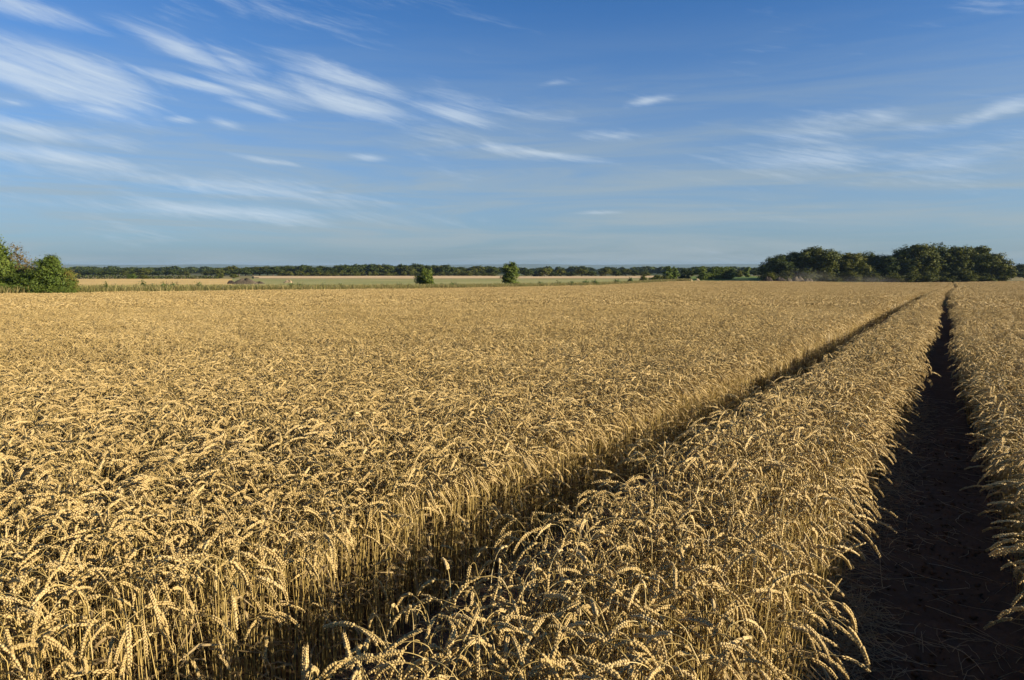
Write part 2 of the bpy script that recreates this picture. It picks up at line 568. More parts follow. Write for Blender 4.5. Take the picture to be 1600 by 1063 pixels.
def build_stalk(r, lod, A=None, height=None):
    """returns separate accumulators: stem, ear, then each dry leaf"""
    if A is None:
        c = r.random()
        A = R(r.uniform(20, 75)) if c < .10 else (R(r.uniform(95, 140)) if c < .34 else R(r.uniform(135, 180)))
    if height is None:
        height = r.uniform(.69, .80)
    P, s, e0, e1 = stalk_curve(r, A, height)
    stem, ear, blades = Acc(), Acc(), []
    if lod == 0:
        q = np.concatenate([np.linspace(0, .6, 5), np.linspace(.66, e0 + .004, 7)])
        sides = 5
    elif lod == 1:
        q = np.concatenate([np.linspace(0, .6, 3), np.linspace(.66, e0 + .004, 4)])
        sides = 3
    elif lod == 2:
        q = np.array([0, .6, .5 * (.6 + e0) + .02, e0 + .004])
        sides = 3
    else:
        q = np.array([.1, .62, e0 + .004])
        sides = 3
    k = {0: 1, 1: 1, 2: 1.25, 3: 2.0}[lod]
    V, F = tube(interp_path(P, s, q), np.interp(q, [0, .6, e0], [.0022, .0018, .0012]) * k, sides)
    stem.add(V, F, 0)
    if lod <= 1:                                   # node rings on the straw
        for zq in (.22, .42):
            pq = interp_path(P, s, np.array([zq - .004, zq, zq + .004]))
            V, F = tube(pq, np.array([.0017, .0027, .0017]), 4)
            if lod == 0:
                stem.add(V, F, 0)
    tw = r.uniform(0, np.pi)
    if lod <= 2:
        npair = {0: 13, 1: 11, 2: 6}[lod]
        if lod == 0:                               # the rachis between the two rows
            q = np.linspace(e0, e1 - .006, 6)
            V, F = tube(interp_path(P, s, q), np.array([.0015, .0034, .0038, .0036, .003, .001]), 5)
            ear.add(V, F, 1)
        Bn = np.array([0., 1, 0])
        for i in range(npair * 2):
            fr = (i + .2) / (npair * 2)
            q0 = e0 + (e1 - e0) * fr * .93
            p0, p1 = interp_path(P, s, np.array([q0, q0 + .004]))
            T = p1 - p0
            T /= np.linalg.norm(T)
            N = np.cross(Bn, T)
            w = math.cos(tw) * Bn + math.sin(tw) * N
            w -= (w @ T) * T
            w /= np.linalg.norm(w)
            b = np.cross(T, w)
            sd = 1 if i % 2 else -1
            fat = (.55 + .45 * math.sin(math.pi * min(1, fr * 1.5 + .25))) if fr < .5 else (1.0 - .45 * (fr - .5) / .5)
            fat *= r.uniform(.9, 1.1)
            if lod == 0:
                for kx in (-1, 0, 1):
                    d = T * math.cos(.31) + (w * sd + b * kx * .75) * math.sin(.31) + r.normal(0, .06, 3)
                    V, F = spindle(p0 + w * sd * .0016 + b * kx * .0013, d, (.0165 if kx == 0 else .0145) * fat, .0042 * fat, .0033 * fat, w, 5)
                    ear.add(V, F, 1)
                if r.random() < .35 + .5 * (fr > .78):     # short awn
                    d = T * .97 + w * sd * .22
                    V, F = spindle(p0 + T * .010 * fat, d, r.uniform(.010, .024), .0005, .0004, w, 3, .3)
                    ear.add(V, F, 1)
            elif lod == 1:
                d = T * math.cos(.28) + w * sd * math.sin(.28) + r.normal(0, .08, 3)
                V, F = spindle(p0 + w * sd * .0012, d, .0185 * fat, .0052 * fat, .0064 * fat, w, 4)
                ear.add(V, F, 1)
            else:
                d = T * math.cos(.3) + w * sd * math.sin(.3)
                V, F = spindle(p0 + w * sd * .001, d, .030 * fat, .0066 * fat, .0076 * fat, w, 3)
                ear.add(V, F, 1)
    else:
        q = np.linspace(e0, e1, 4)
        V, F = tube(interp_path(P, s, q), np.array([.007, .0125, .0115, .003]), 3)
        ear.add(V, F, 1)
    # shrivelled flag leaf
    nb = {0: 3, 1: 3, 2: 2, 3: 1}[lod]
    for bi in range(nb):
        if r.random() < .25:
            continue
        h0 = r.uniform(.08, .52)
        az = r.uniform(0, 6.28)
        L = r.uniform(.10, .22)
        nsg = 5 if lod == 0 else 3
        t = np.linspace(0, 1, nsg)
        droop = r.uniform(1.2, 2.8)
        ph = .35 + droop * t
        rad = np.concatenate([[0], np.cumsum(np.sin(ph[1:]) * L / (nsg - 1))])
        zz = np.concatenate([[0], np.cumsum(np.cos(ph[1:]) * L / (nsg - 1))])
        c0 = interp_path(P, s, np.array([h0]))[0]
        dirv = np.array([math.cos(az), math.sin(az), 0])
        side = np.array([-math.sin(az), math.cos(az), 0])
        tws = r.normal() * 1.2 * t
        wid = np.interp(t, [0, .3, 1], [.0032, .0060, .0009]) * (1.0 if lod < 2 else 1.6)
        cen = c0 + rad[:, None] * dirv + zz[:, None] * np.array([0, 0, 1.])
        sv = side[None, :] * np.cos(tws)[:, None] + np.array([0, 0, 1.])[None, :] * np.sin(tws)[:, None]
        V = np.concatenate([cen - sv * wid[:, None], cen + sv * wid[:, None]])
        i = np.arange(nsg - 1)
        blade = Acc()
        blade.add(V, np.stack([i, i + 1, i + 1 + nsg, i + nsg], 1), 2)
        blades.append(blade)
    return [stem, ear] + blades


def merge(accs):
    vs, fs, ms, n = [], [], [], 0
    for a in accs:
        if not a.v:
            continue
        V, F, Mi = a.get()
        vs.append(V)
        fs.append(F + n)
        ms.append(Mi)
        n += len(V)
    return np.concatenate(vs), np.concatenate(fs), np.concatenate(ms)


WMATS = [M_STEM, M_EAR, M_BLADE]
templates = bpy.data.collections.new('wheat_templates')       # sources of the instanced crop, not in the scene
tmpl_count = 0


def add_template(V, F, Mi, tint):
    global tmpl_count
    me = mesh_np('wheat_source_%02d' % tmpl_count, V, F, WMATS, Mi, tint, smooth=True)
    o = bpy.data.objects.new('wheat_source_%02d' % tmpl_count, me)
    templates.objects.link(o)
    tmpl_count += 1


# single stalks for the nearest ground
rs = np.random.default_rng(21)
N_SINGLE = 26
HERO_A = [R(a_) for a_ in (155, 45, 160, 115, 135, 150, 168, 140, 172, 125, 150, 178, 70, 162, 145, 105, 30, 158, 120, 174, 138, 95, 166, 148, 12, 130)]      # how far each kind of stalk bends over
single_apex = []
for i in range(N_SINGLE):
    A = HERO_A[i]
    V, F, Mi = merge(build_stalk(rs, 1, A))
    add_template(V, F, Mi, np.full(len(V), rs.random()))
    k = V[:, 2].argmax()
    single_apex.append(V[k])


def patch(r, lod, count, wx, wy, nvar, bias=0.0):
    var = [merge(build_stalk(r, lod)) for _ in range(nvar)]
    vs, fs, ms, ts, n = [], [], [], [], 0
    g = int(math.ceil(math.sqrt(count)))
    k = 0
    for a in range(g):
        for b in range(g):
            if k >= count:
                break
            k += 1
            V, F, Mi = var[r.integers(nvar)]
            az = r.uniform(0, 6.283) if r.random() > bias else r.normal(0, .7)
            c, s_ = math.cos(az), math.sin(az)
            sc = np.array([1, 1, r.uniform(.90, 1.08)])
            if bias and a >= g // 2 and r.random() < .5:      # the outermost stalks hang lower over the track
                sc[2] *= r.uniform(.62, .92)
            Q = V * sc
            Q = np.stack([Q[:, 0] * c - Q[:, 1] * s_, Q[:, 0] * s_ + Q[:, 1] * c, Q[:, 2]], 1)
            Q = Q + np.array([((a + r.random()) / g - .5) * wx, ((b + r.random()) / g - .5) * wy, 0])
            vs.append(Q)
            fs.append(F + n)
            ms.append(Mi)
            ts.append(np.full(len(Q), r.random()))
            n += len(Q)
    add_template(np.concatenate(vs), np.concatenate(fs), np.concatenate(ms), np.concatenate(ts))


TILE0 = tmpl_count
N_TILE, N_EDGE = 14, 6
for i in range(N_TILE):
    patch(rs, 1, 31, .25, .25, 16)
RIM0 = tmpl_count
for i in range(N_EDGE):
    patch(rs, 1, 31, .25, .25, 16, .45)
MID0 = tmpl_count
N_MID = 7
for i in range(N_MID):
    patch(rs, 2, 125, .5, .5, 14)
FAR0 = tmpl_count
N_FAR = 6
for i in range(N_FAR):
    patch(rs, 3, 270, 1.0, 1.0, 16)

# ------------------------------------------------------------------ wheat: where every stalk and patch stands
pts, rots, scls, idxs = [], [], [], []
near = []        # candidates for single objects: x, y, z, rot, scale, variant


def sway(x, y):
    """slow drift of the lean across the field, as wind and rain leave it"""
    return (.10 * math.sin(x * .31 + .8 * math.sin(y * .17)) * math.sin(y * .23 + 1) + .05 * math.sin(.9 * x + .6 * y),
            .10 * math.sin(y * .27 + 1.1 * math.sin(x * .13) + 2) + .05 * math.sin(.7 * y - .8 * x))


def undul(x, y):
    return .035 * math.sin(x * .33 + 1.2 * math.sin(y * .21)) * math.sin(y * .41 + .6) + .030 * math.sin(x * 1.3 + .7 * y) * math.sin(y * 1.1 - .5 * x + 1) + .022 * math.sin(2.9 * x + 1.7) * math.sin(2.5 * y)


A_EDGE = R(37.6)


def keep(x, y):
    m = 2.6 + .05 * max(y, 0)
    if x * math.cos(A_EDGE) - y * math.sin(A_EDGE) > m or -x * math.cos(A_EDGE) - y * math.sin(A_EDGE) > m:
        return False
    return y > -1.8 and y < edge_y(x, y)


def put(x, y, rz, sc, ix, tilt=(0, 0)):
    pts.append((x, y, float(ground_z(x, y))))
    rots.append((tilt[0], tilt[1], rz))
    scls.append(sc)
    idxs.append(ix)


rc = random.Random(5)
NEAR_R, TILE_R, MID_R = 3.4, 9.5, 30.0
columns = []
columns.append((STRIP_R, STRIP_L))
for k in range(330):
    columns.append((EDGE_L + k, EDGE_L + k + 1))
for k in range(120):
    columns.append((EDGE_R - k - 1, EDGE_R - k))
for (s0, s1) in columns:
    sm = (s0 + s1) / 2
    is_strip = s0 == STRIP_R
    for u in range(-3, 330):
        uc = u + .5
        x, y = us_to_xy(uc, sm)
        if not keep(x, y):
            continue
        r = math.hypot(x, y)
        if r >= MID_R:
            zs = 1 + undul(x, y)
            rz = -TH + rc.choice((0, 1, 2, 3) if not is_strip else (0, 2)) * math.pi / 2
            put(x, y, rz, ((s1 - s0) if is_strip else 1.0, 1.0, zs), FAR0 + rc.randrange(N_FAR), tuple(a_ + rc.gauss(0, .04) for a_ in sway(x, y)))
            continue
        nc = 2
        w = (s1 - s0) / nc
        for a in range(nc):
            for b in range(2):
                sc_ = s0 + (a + .5) * w
                u2 = u + (b + .5) * .5
                x, y = us_to_xy(u2, sc_)
                r = math.hypot(x, y)
                if r >= TILE_R:
                    zs = 1 + undul(x, y)
                    rz = -TH + rc.choice((0, 2)) * math.pi / 2 if is_strip else -TH + rc.choice((0, 1, 2, 3)) * math.pi / 2
                    if is_strip and a == 1:
                        zs *= .97
                    put(x, y, rz, (w / .5, 1.0, zs), MID0 + rc.randrange(N_MID), tuple(a_ + rc.gauss(0, .04) for a_ in sway(x, y)))
                    continue
                if r >= NEAR_R:
                    for a2 in range(2):
                        for b2 in range(2):
                            s2 = s0 + a * w + (a2 + .5) * w / 2
                            x, y = us_to_xy(u + b * .5 + (b2 + .5) * .25, s2)
                            zs = (1 + undul(x, y)) * rc.uniform(.97, 1.03)
                            rim_r = min(abs(s2 - EDGE_L), abs(s2 - STRIP_R)) < .26
                            rim_l = min(abs(s2 - EDGE_R), abs(s2 - STRIP_L)) < .20
                            ix = RIM0 + rc.randrange(N_EDGE) if rim_r or rim_l else TILE0 + rc.randrange(N_TILE)
                            if abs(s2 - STRIP_L) < .26 and rc.random() < .9:
                                ix = TILE0 + rc.randrange(N_TILE)
                            rz = -TH + (0 if rim_r else math.pi if rim_l else rc.randrange(4) * math.pi / 2)
                            put(x, y, rz, (w / .5 if (rim_r or rim_l) else 1.05, 1.05, zs), ix, (rc.gauss(0, .04), rc.gauss(0, .04)))
                    continue
                nst = int((590 if is_strip else 500) * w * .5)
                for k in range(nst):
                    ss = s0 + (a + rc.random()) * w
                    uu = u + (b + rc.random()) * .5
                    x, y = us_to_xy(uu, ss)
                    if math.hypot(x, y) < .32:
                        continue
                    az = rc.uniform(0, 6.283)
                    # stalks on the rim of a wheel track hang out over it
                    dl = min(abs(ss - EDGE_L), abs(ss - STRIP_R))
                    dr = min(abs(ss - EDGE_R), abs(ss - STRIP_L))
                    if dl < .12 and rc.random() < .55:
                        az = -TH + rc.gauss(0, .7)
                    elif dr < .12 and rc.random() < .28:
                        az = -TH + math.pi + rc.gauss(0, .7)
                    zs = (1 + undul(x, y)) * rc.uniform(.93, 1.06) * (.98 if dr < .12 else 1.0)
                    if rc.random() < (.40 if dl < .13 else .07):
                        zs *= rc.uniform(.64, .92)
                    sx = rc.uniform(.72, 1.14)
                    v = rc.randrange(N_SINGLE)
                    near.append((x, y, float(ground_z(x, y)), az, (sx, sx, zs), v, ss, rc.gauss(0, .05), rc.gauss(0, .05)))

# a few stalks that stand out in the photograph: px, row of the ear, forward distance, side, bend, label
SPECIAL = [
    (496, 1012, 1.82, R(14), 'tall straight wheat ear standing upright alone at the left tip of the middle strip'),
    (469, 1044, 1.78, R(34), 'short blunt upright wheat ear, leftmost of all in front of the dark wheel track'),
]

# the 300 that show largest become objects of their own
cand = []
for i, (x, y, z, az, sc, v, ss, t1, t2) in enumerate(near):
    ap = single_apex[v]
    c, s_ = math.cos(az), math.sin(az)
    ax = x + (ap[0] * c - ap[1] * s_) * sc[0]
    ay = y + (ap[0] * s_ + ap[1] * c) * sc[0]
    azz = z + ap[2] * sc[2]
    p, r, d = project(ax, ay, azz)
    if d > .3 and 5 < p < 1595 and 470 < r < 1045 and sc[2] > .9:
        cand.append((d, i, p, r))
cand.sort()
HERO_N = 298
hero_ids = set(i for d, i, p, r in cand[:HERO_N])
print('hero depth', cand[0][0], cand[HERO_N - 1][0], 'near stalks', len(near))
for i, (x, y, z, az, sc, v, ss, t1, t2) in enumerate(near):
    if i not in hero_ids:
        put(x, y, az, sc, v, (t1, t2))
print('instances', len(pts))


# ------------------------------------------------------------------ geometry-node scatter
def scatter(name, coll, P, Rt, S, I):
    me = bpy.data.meshes.new(name)
    P = np.asarray(P, dtype=np.float32)
    me.vertices.add(len(P))
    me.vertices.foreach_set('co', P.ravel())
    for nm, typ, arr, key in (('rot', 'FLOAT_VECTOR', Rt, 'vector'), ('scl', 'FLOAT_VECTOR', S, 'vector')):
        a = me.attributes.new(nm, typ, 'POINT')
        a.data.foreach_set(key, np.asarray(arr, dtype=np.float32).ravel())
    a = me.attributes.new('idx', 'INT', 'POINT')
    a.data.foreach_set('value', np.asarray(I, dtype=np.int32))
    me.update()
    o = obj(name, me)
    ng = bpy.data.node_groups.new(name + '_scatter', 'GeometryNodeTree')
    ng.interface.new_socket('Geometry', in_out='INPUT', socket_type='NodeSocketGeometry')
    ng.interface.new_socket('Geometry', in_out='OUTPUT', socket_type='NodeSocketGeometry')
    g = NT(ng)
    gi = g.add('NodeGroupInput')
    go = g.add('NodeGroupOutput')
    ci = g.add('GeometryNodeCollectionInfo')
    ci.inputs['Collection'].default_value = coll
    ci.inputs['Separate Children'].default_value = True
    ci.inputs['Reset Children'].default_value = True
    ip = g.add('GeometryNodeInstanceOnPoints')
    ip.inputs['Pick Instance'].default_value = True

    def attr(nm, typ):
        a = g.add('GeometryNodeInputNamedAttribute', data_type=typ)
        a.inputs['Name'].default_value = nm
        return a.outputs['Attribute']
    er = g.add('FunctionNodeEulerToRotation')
    g.link(attr('rot', 'FLOAT_VECTOR'), er.inputs[0])
    g.link(gi.outputs[0], ip.inputs['Points'])
    g.link(ci.outputs[0], ip.inputs['Instance'])
    g.link(attr('idx', 'INT'), ip.inputs['Instance Index'])
    g.link(er.outputs[0], ip.inputs['Rotation'])
    g.link(attr('scl', 'FLOAT_VECTOR'), ip.inputs['Scale'])
    g.link(ip.outputs[0], go.inputs[0])
    md = o.modifiers.new('scatter', 'NODES')
    md.node_group = ng
    return o


crop = scatter('wheat_crop', templates, pts, rots, scls, idxs)
tag(crop, 'broad ripe golden wheat crop filling the field, split by two wheel tracks', 'wheat', kind='stuff')

# ------------------------------------------------------------------ bare soil in the wheel tracks
rt = np.random.default_rng(3)


def track_soil(sL, sR, u0, u1, du, ds):
    us = np.arange(u0, u1, du)
    ss = np.arange(sR - .12, sL + .12, ds)
    Ug, Sg = np.meshgrid(us, ss, indexing='ij')
    X, Y = us_to_xy(Ug, Sg)
    mid = (sL + sR) / 2
    wv = (Sg - mid) / (sL - sR)
    lug = .007 * np.sin(Ug * 38 + 1.5 * np.sin(Sg * 14)) * np.clip(1 - (wv * 2.4) ** 2, 0, 1)
    Z = ground_z(X, Y) + .008 - .025 * np.clip(1 - (wv * 2) ** 2, 0, 1) + .028 + lug + rt.normal(0, .0045, X.shape)
    v = np.stack([X, Y, Z], -1).reshape(-1, 3)
    nx, ny = len(ss), len(us)
    i = np.arange(nx - 1)[None, :] + nx * np.arange(ny - 1)[:, None]
    f = np.stack([i, i + nx, i + 1 + nx, i + 1], -1).reshape(-1, 4)
    return mesh_np('wheel_track_soil', v, f, [M_SOIL])


tag(obj('wheel_track', track_soil(STRIP_R, EDGE_R, -1.0, 60, .025, .02)), kind='structure')
tag(obj('wheel_track', track_soil(EDGE_L, STRIP_L, -1.0, 60, .05, .04)), kind='structure')

# clods on the floor of the near track: one loose mass
vs, fs, n = [], [], 0
for k in range(1500):
    u = rt.uniform(.4, 9)
    s_ = rt.uniform(EDGE_R - .05, STRIP_R + .05)
    x, y = us_to_xy(u, s_)
    r0 = abs(rt.normal(.006, .006)) + .004
    a = rt.normal(size=(8, 3))
    a /= np.linalg.norm(a, axis=1)[:, None]
    base = np.array([[1, 0, 0], [0, 1, 0], [-1, 0, 0], [0, -1, 0], [0, 0, 1], [0, 0, -1]], float)
    V = (base + rt.normal(0, .25, (6, 3))) * r0 * np.array([1, 1, .7])
    F = np.array([[0, 1, 4], [1, 2, 4], [2, 3, 4], [3, 0, 4], [1, 0, 5], [2, 1, 5], [3, 2, 5], [0, 3, 5]])
    vs.append(V + np.array([x, y, float(ground_z(x, y)) + .022]))
    fs.append(F + n)
    n += 6
tag(obj('soil_clods', mesh_np('soil_clods', np.concatenate(vs), np.concatenate(fs), [M_SOIL])), 'small clods of dry brown earth on the track floor', 'soil', kind='stuff')

# trodden straw along the foot of the middle strip
vs, fs, ts, n = [], [], [], 0
for k in range(5200):
    u = rt.uniform(.2, 12) if k % 2 else rt.uniform(.2, 4)
    c = rt.random()
    if c < .72:
        s_ = STRIP_R + .10 - abs(rt.normal(0, .16))
    elif c < .84:
        s_ = rt.uniform(EDGE_R, STRIP_R)
    else:
        s_ = rt.uniform(STRIP_L - .1, EDGE_L + .1)
    x, y = us_to_xy(u, s_)
    L = rt.uniform(.06, .30)
    az = rt.uniform(0, 6.28)
    lift = abs(rt.normal(0, .05)) if s_ > .12 else .006
    t = np.linspace(-.5, .5, 4)
    bend = rt.normal(0, .35)
    px_ = t * L
    py_ = bend * L * t * t
    pz_ = lift * (t + .5) + rt.normal(0, .004, 4) + (.045 if s_ > .05 else .033) + (rt.uniform(0, .05) if s_ > .15 else 0)
    P = np.stack([x + px_ * math.cos(az) - py_ * math.sin(az), y + px_ * math.sin(az) + py_ * math.cos(az), float(ground_z(x, y)) + pz_], 1)
    V, F = tube(P, rt.uniform(.0010, .0021), 3, np.array([.1, .2, 1.0]))
    vs.append(V)
    fs.append(F + n)
    ts.append(np.full(len(V), rt.random()))
    n += len(V)
tag(obj('straw_litter', mesh_np('straw_litter', np.concatenate(vs), np.concatenate(fs), [M_LITTER], tint=np.concatenate(ts))),
    'dull trodden straw lying along the foot of the wheat in the near track', 'straw', kind='stuff')

# ------------------------------------------------------------------ single wheat stalks at the front
rh = np.random.default_rng(99)


def hero_meshes(tag_, A=None, height=None):
    out = []
    tn = rh.random()
    for k, a in enumerate(build_stalk(rh, 0, A, height)):
        nm, m = (('stem', M_STEM), ('ear', M_EAR), ('leaf', M_BLADE))[min(k, 2)]
        V, F, _ = a.get()
        out.append((nm, mesh_np('wheat_' + nm, V, F, [m], tint=np.full(len(V), tn), smooth=True)))
    return out


hero_var = [hero_meshes(i, HERO_A[i]) for i in range(N_SINGLE)]


def place_hero(loc, rot, sc, meshes, label, group=None):
    e = empty('wheat_stalk', loc, 0, sc)
    e.rotation_euler = rot
    tag(e, label, 'wheat stalk', group)
    for nm, me in meshes:
        obj(nm, me, e)
    return e


for i in sorted(hero_ids):
    x, y, z, az, sc, v, ss, t1, t2 = near[i]
    A_ = HERO_A[v]
    look = 'upright ear' if A_ < R(80) else 'half-bent ear' if A_ < R(128) else 'nodding ear' if A_ < R(158) else 'hanging ear'
    if ss >= EDGE_L:
        zone = 'at the rim of the left-hand field' if ss < EDGE_L + .3 else 'inside the left-hand field, lower left'
    elif ss > 0:
        zone = 'on the left rim of the middle strip' if ss > STRIP_L - .3 else 'on the right rim of the middle strip' if ss < STRIP_R + .3 else 'amid the strip between the tracks, near end'
    else:
        zone = 'right of the dark near wheel track'
    lb = 'front wheat stalk with %s %s' % (look, zone)
    gr = 'front wheat stalks, %s %s' % (look, zone)
    place_hero((x, y, z), (t1, t2, az), sc, hero_var[v], lb, gr)
for (px, row, Y, A, lb) in SPECIAL:
    d = ray(px, row)
    x = d.x / d.y * Y
    zt = top_z(row, Y, px)
    z = float(ground_z(x, Y))
    st_m = hero_meshes(0, A, .74)
    hgt = (zt - z + .035) / .74
    place_hero((x, Y, z), (.05, -.04, rh.uniform(0, 6)), (.85, .85, hgt), st_m, lb)


# ------------------------------------------------------------------ trees and shrubs
def leaf_quads(C, Nrm, size, r):
    n = len(C)
    Nrm = Nrm / np.linalg.norm(Nrm, axis=1)[:, None]
    a = r.normal(size=(n, 3))
    a -= (a * Nrm).sum(1)[:, None] * Nrm
    a /= np.linalg.norm(a, axis=1)[:, None]
    b = np.cross(Nrm, a)
    s = size[:, None]
    bend = Nrm * s * .15
    V = np.stack([C - a * s, C - b * s * .55 + bend, C + a * s, C + b * s * .55 + bend], 1).reshape(-1, 3)
    F = np.arange(n * 4).reshape(n, 4)
    return V, F


def crown_arrays(r, lobes, n_leaf, leaf, clumps=26, sig=.17, inner=.3, ragged=.10):
    """lobes: (cx,cy,cz,rx,ry,rz); leaves gathered in clumps over every lobe, thinner inside"""
    lob = np.array(lobes)
    area = (lob[:, 3] * lob[:, 4] + lob[:, 3] * lob[:, 5] + lob[:, 4] * lob[:, 5])
    cnt = np.maximum(8, (n_leaf * area / area.sum()).astype(int))
    Cs, Ns, Ss, Ts = [], [], [], []
    for L, n in zip(lob, cnt):
        c, rad = L[:3], L[3:]
        d = r.normal(size=(clumps, 3))
        d[:, 2] += .25
        d /= np.linalg.norm(d, axis=1)[:, None]
        rr = 1 + r.normal(0, ragged, clumps)
        ctint = r.random(clumps)
        k = r.integers(0, clumps, n)
        P = d[k] * (rr[k] * .93)[:, None] + r.normal(0, sig, (n, 3))
        outw = P / (np.linalg.norm(P, axis=1)[:, None] + 1e-6)
        # leaves of a clump face out from the clump and up
        loc = P - d[k] * (rr[k] * .80)[:, None]
        Nn = outw * .5 + loc / (np.linalg.norm(loc, axis=1)[:, None] + 1e-6) * .8 + r.normal(0, .45, (n, 3)) + np.array([0, 0, .25])
        Cs.append(c + P * rad)
        Ns.append(Nn)
        Ss.append(np.full(n, leaf) * r.uniform(.6, 1.35, n))
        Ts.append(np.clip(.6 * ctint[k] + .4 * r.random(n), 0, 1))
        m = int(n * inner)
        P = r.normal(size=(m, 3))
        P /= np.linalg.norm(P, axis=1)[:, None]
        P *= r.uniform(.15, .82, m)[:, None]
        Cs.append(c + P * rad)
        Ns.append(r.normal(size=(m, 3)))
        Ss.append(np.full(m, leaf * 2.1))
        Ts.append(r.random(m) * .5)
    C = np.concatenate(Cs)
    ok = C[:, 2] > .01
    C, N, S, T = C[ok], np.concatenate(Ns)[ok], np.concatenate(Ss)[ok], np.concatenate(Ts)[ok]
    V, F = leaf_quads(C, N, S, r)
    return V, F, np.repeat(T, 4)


M_BARK = field_mat('tree_bark', (.05, .04, .03), (.085, .068, .05), (.13, .105, .08), 6.0, 30.0, .6)
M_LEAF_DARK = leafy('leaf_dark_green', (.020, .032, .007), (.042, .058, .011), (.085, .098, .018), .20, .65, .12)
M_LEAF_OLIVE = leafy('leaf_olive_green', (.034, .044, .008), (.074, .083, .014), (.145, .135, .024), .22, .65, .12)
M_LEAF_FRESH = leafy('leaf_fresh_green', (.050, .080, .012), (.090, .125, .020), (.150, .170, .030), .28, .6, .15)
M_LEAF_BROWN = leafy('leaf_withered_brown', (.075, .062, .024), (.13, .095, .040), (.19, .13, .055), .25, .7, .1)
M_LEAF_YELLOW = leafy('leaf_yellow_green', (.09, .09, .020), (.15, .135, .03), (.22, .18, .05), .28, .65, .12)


def trunk_arrays(r, lobes, rad0=.03, h=.55):
    vs, fs, n = [], [], 0

    def put_tube(P, rad, sides=7):
        nonlocal n
        V, F = tube(P, rad, sides, np.array([.13, .97, .2]))
        vs.append(V)
        fs.append(F + n)
        n += len(V)
    z = np.linspace(0, h, 5)
    P = np.stack([r.normal(0, .008, 5) * z / h, r.normal(0, .008, 5) * z / h, z], 1)
    P[0, :2] = 0
    put_tube(P, np.array([1.5, 1.05, .9, .7, .45]) * rad0)
    for L in lobes:
        c = np.array(L[:3])
        z0 = min(h * .9, max(.08, c[2] * .5))
        a = np.array([0, 0, z0])
        mid_ = a * .45 + c * .55 + np.array([0, 0, -.03]) + r.normal(0, .01, 3)
        t = np.linspace(0, 1, 4)[:, None]
        Q = (1 - t) ** 2 * a + 2 * t * (1 - t) * mid_ + t * t * c
        put_tube(Q, np.array([.5, .36, .24, .1]) * rad0, 5)
    return np.concatenate(vs), np.concatenate(fs)


def lobes_broad(r, n=9, w=.46, base=.10):
    out = [(0, 0, .62, w * .72, w * .72, .34)]
    for i in range(n):
        a = i / n * 6.283 + r.normal(0, .25)
        q = r.uniform(.45, .78) * w
        zc = r.uniform(base + .18, .70)
        k = r.uniform(.34, .52) * w
        out.append((q * math.cos(a), q * math.sin(a), zc, k, k, k * r.uniform(.8, 1.1)))
    for i in range(3):
        a = r.uniform(0, 6.28)
        k = r.uniform(.3, .4) * w
        out.append((.3 * w * math.cos(a), .3 * w * math.sin(a), .98 - k - r.uniform(0, .08), k, k, k))
    return out


def lobes_column(r, n=8, w=.26):
    out = []
    for i in range(n):
        t = (i + .5) / n
        k = w * (.55 + .45 * math.sin(math.pi * min(1, t * .9 + .12))) * r.uniform(.75, 1.05)
        a = r.uniform(0, 6.28)
        q = w * .35
        out.append((q * math.cos(a), q * math.sin(a), .08 + t * .84, k, k, .5 / n + .09))
    return out


def lobes_shrub(r, n=9, w=.5):
    out = [(0, 0, .45, w * .7, w * .7, .45)]
    for i in range(n):
        a = i / n * 6.283 + r.normal(0, .3)
        q = r.uniform(.4, .75) * w
        k = r.uniform(.28, .45) * w
        zc = r.uniform(.18, .62) * (1.15 - .5 * q / w)
        out.append((q * math.cos(a), q * math.sin(a), zc, k, k, k * .95))
    for i in range(4):
        a = r.uniform(0, 6.28)
        k = r.uniform(.2, .3) * w
        q = r.uniform(0, .5) * w
        out.append((q * math.cos(a), q * math.sin(a), .96 - k - .25 * q / w, k, k, k))
    return out


def make_kind(seed, lobes, n_leaf, leaf, mat, **kw):
    r = np.random.default_rng(seed)
    lb = lobes(r)
    tr = kw.pop('trunk', (.03, .55))
    V, F, T = crown_arrays(r, lb, n_leaf, leaf, **kw)
    k = V[:, 2].max()
    crown = mesh_np('crown', V / np.array([1, 1, k]), F, [mat], tint=T)
    tv, tf = trunk_arrays(r, lb, *tr)
    trunk = mesh_np('trunk', tv / np.array([1, 1, k]), tf, [M_BARK], smooth=True)
    w = np.percentile(np.abs(V[:, :2]), 98)
    return crown, trunk, w


_kinds = {}


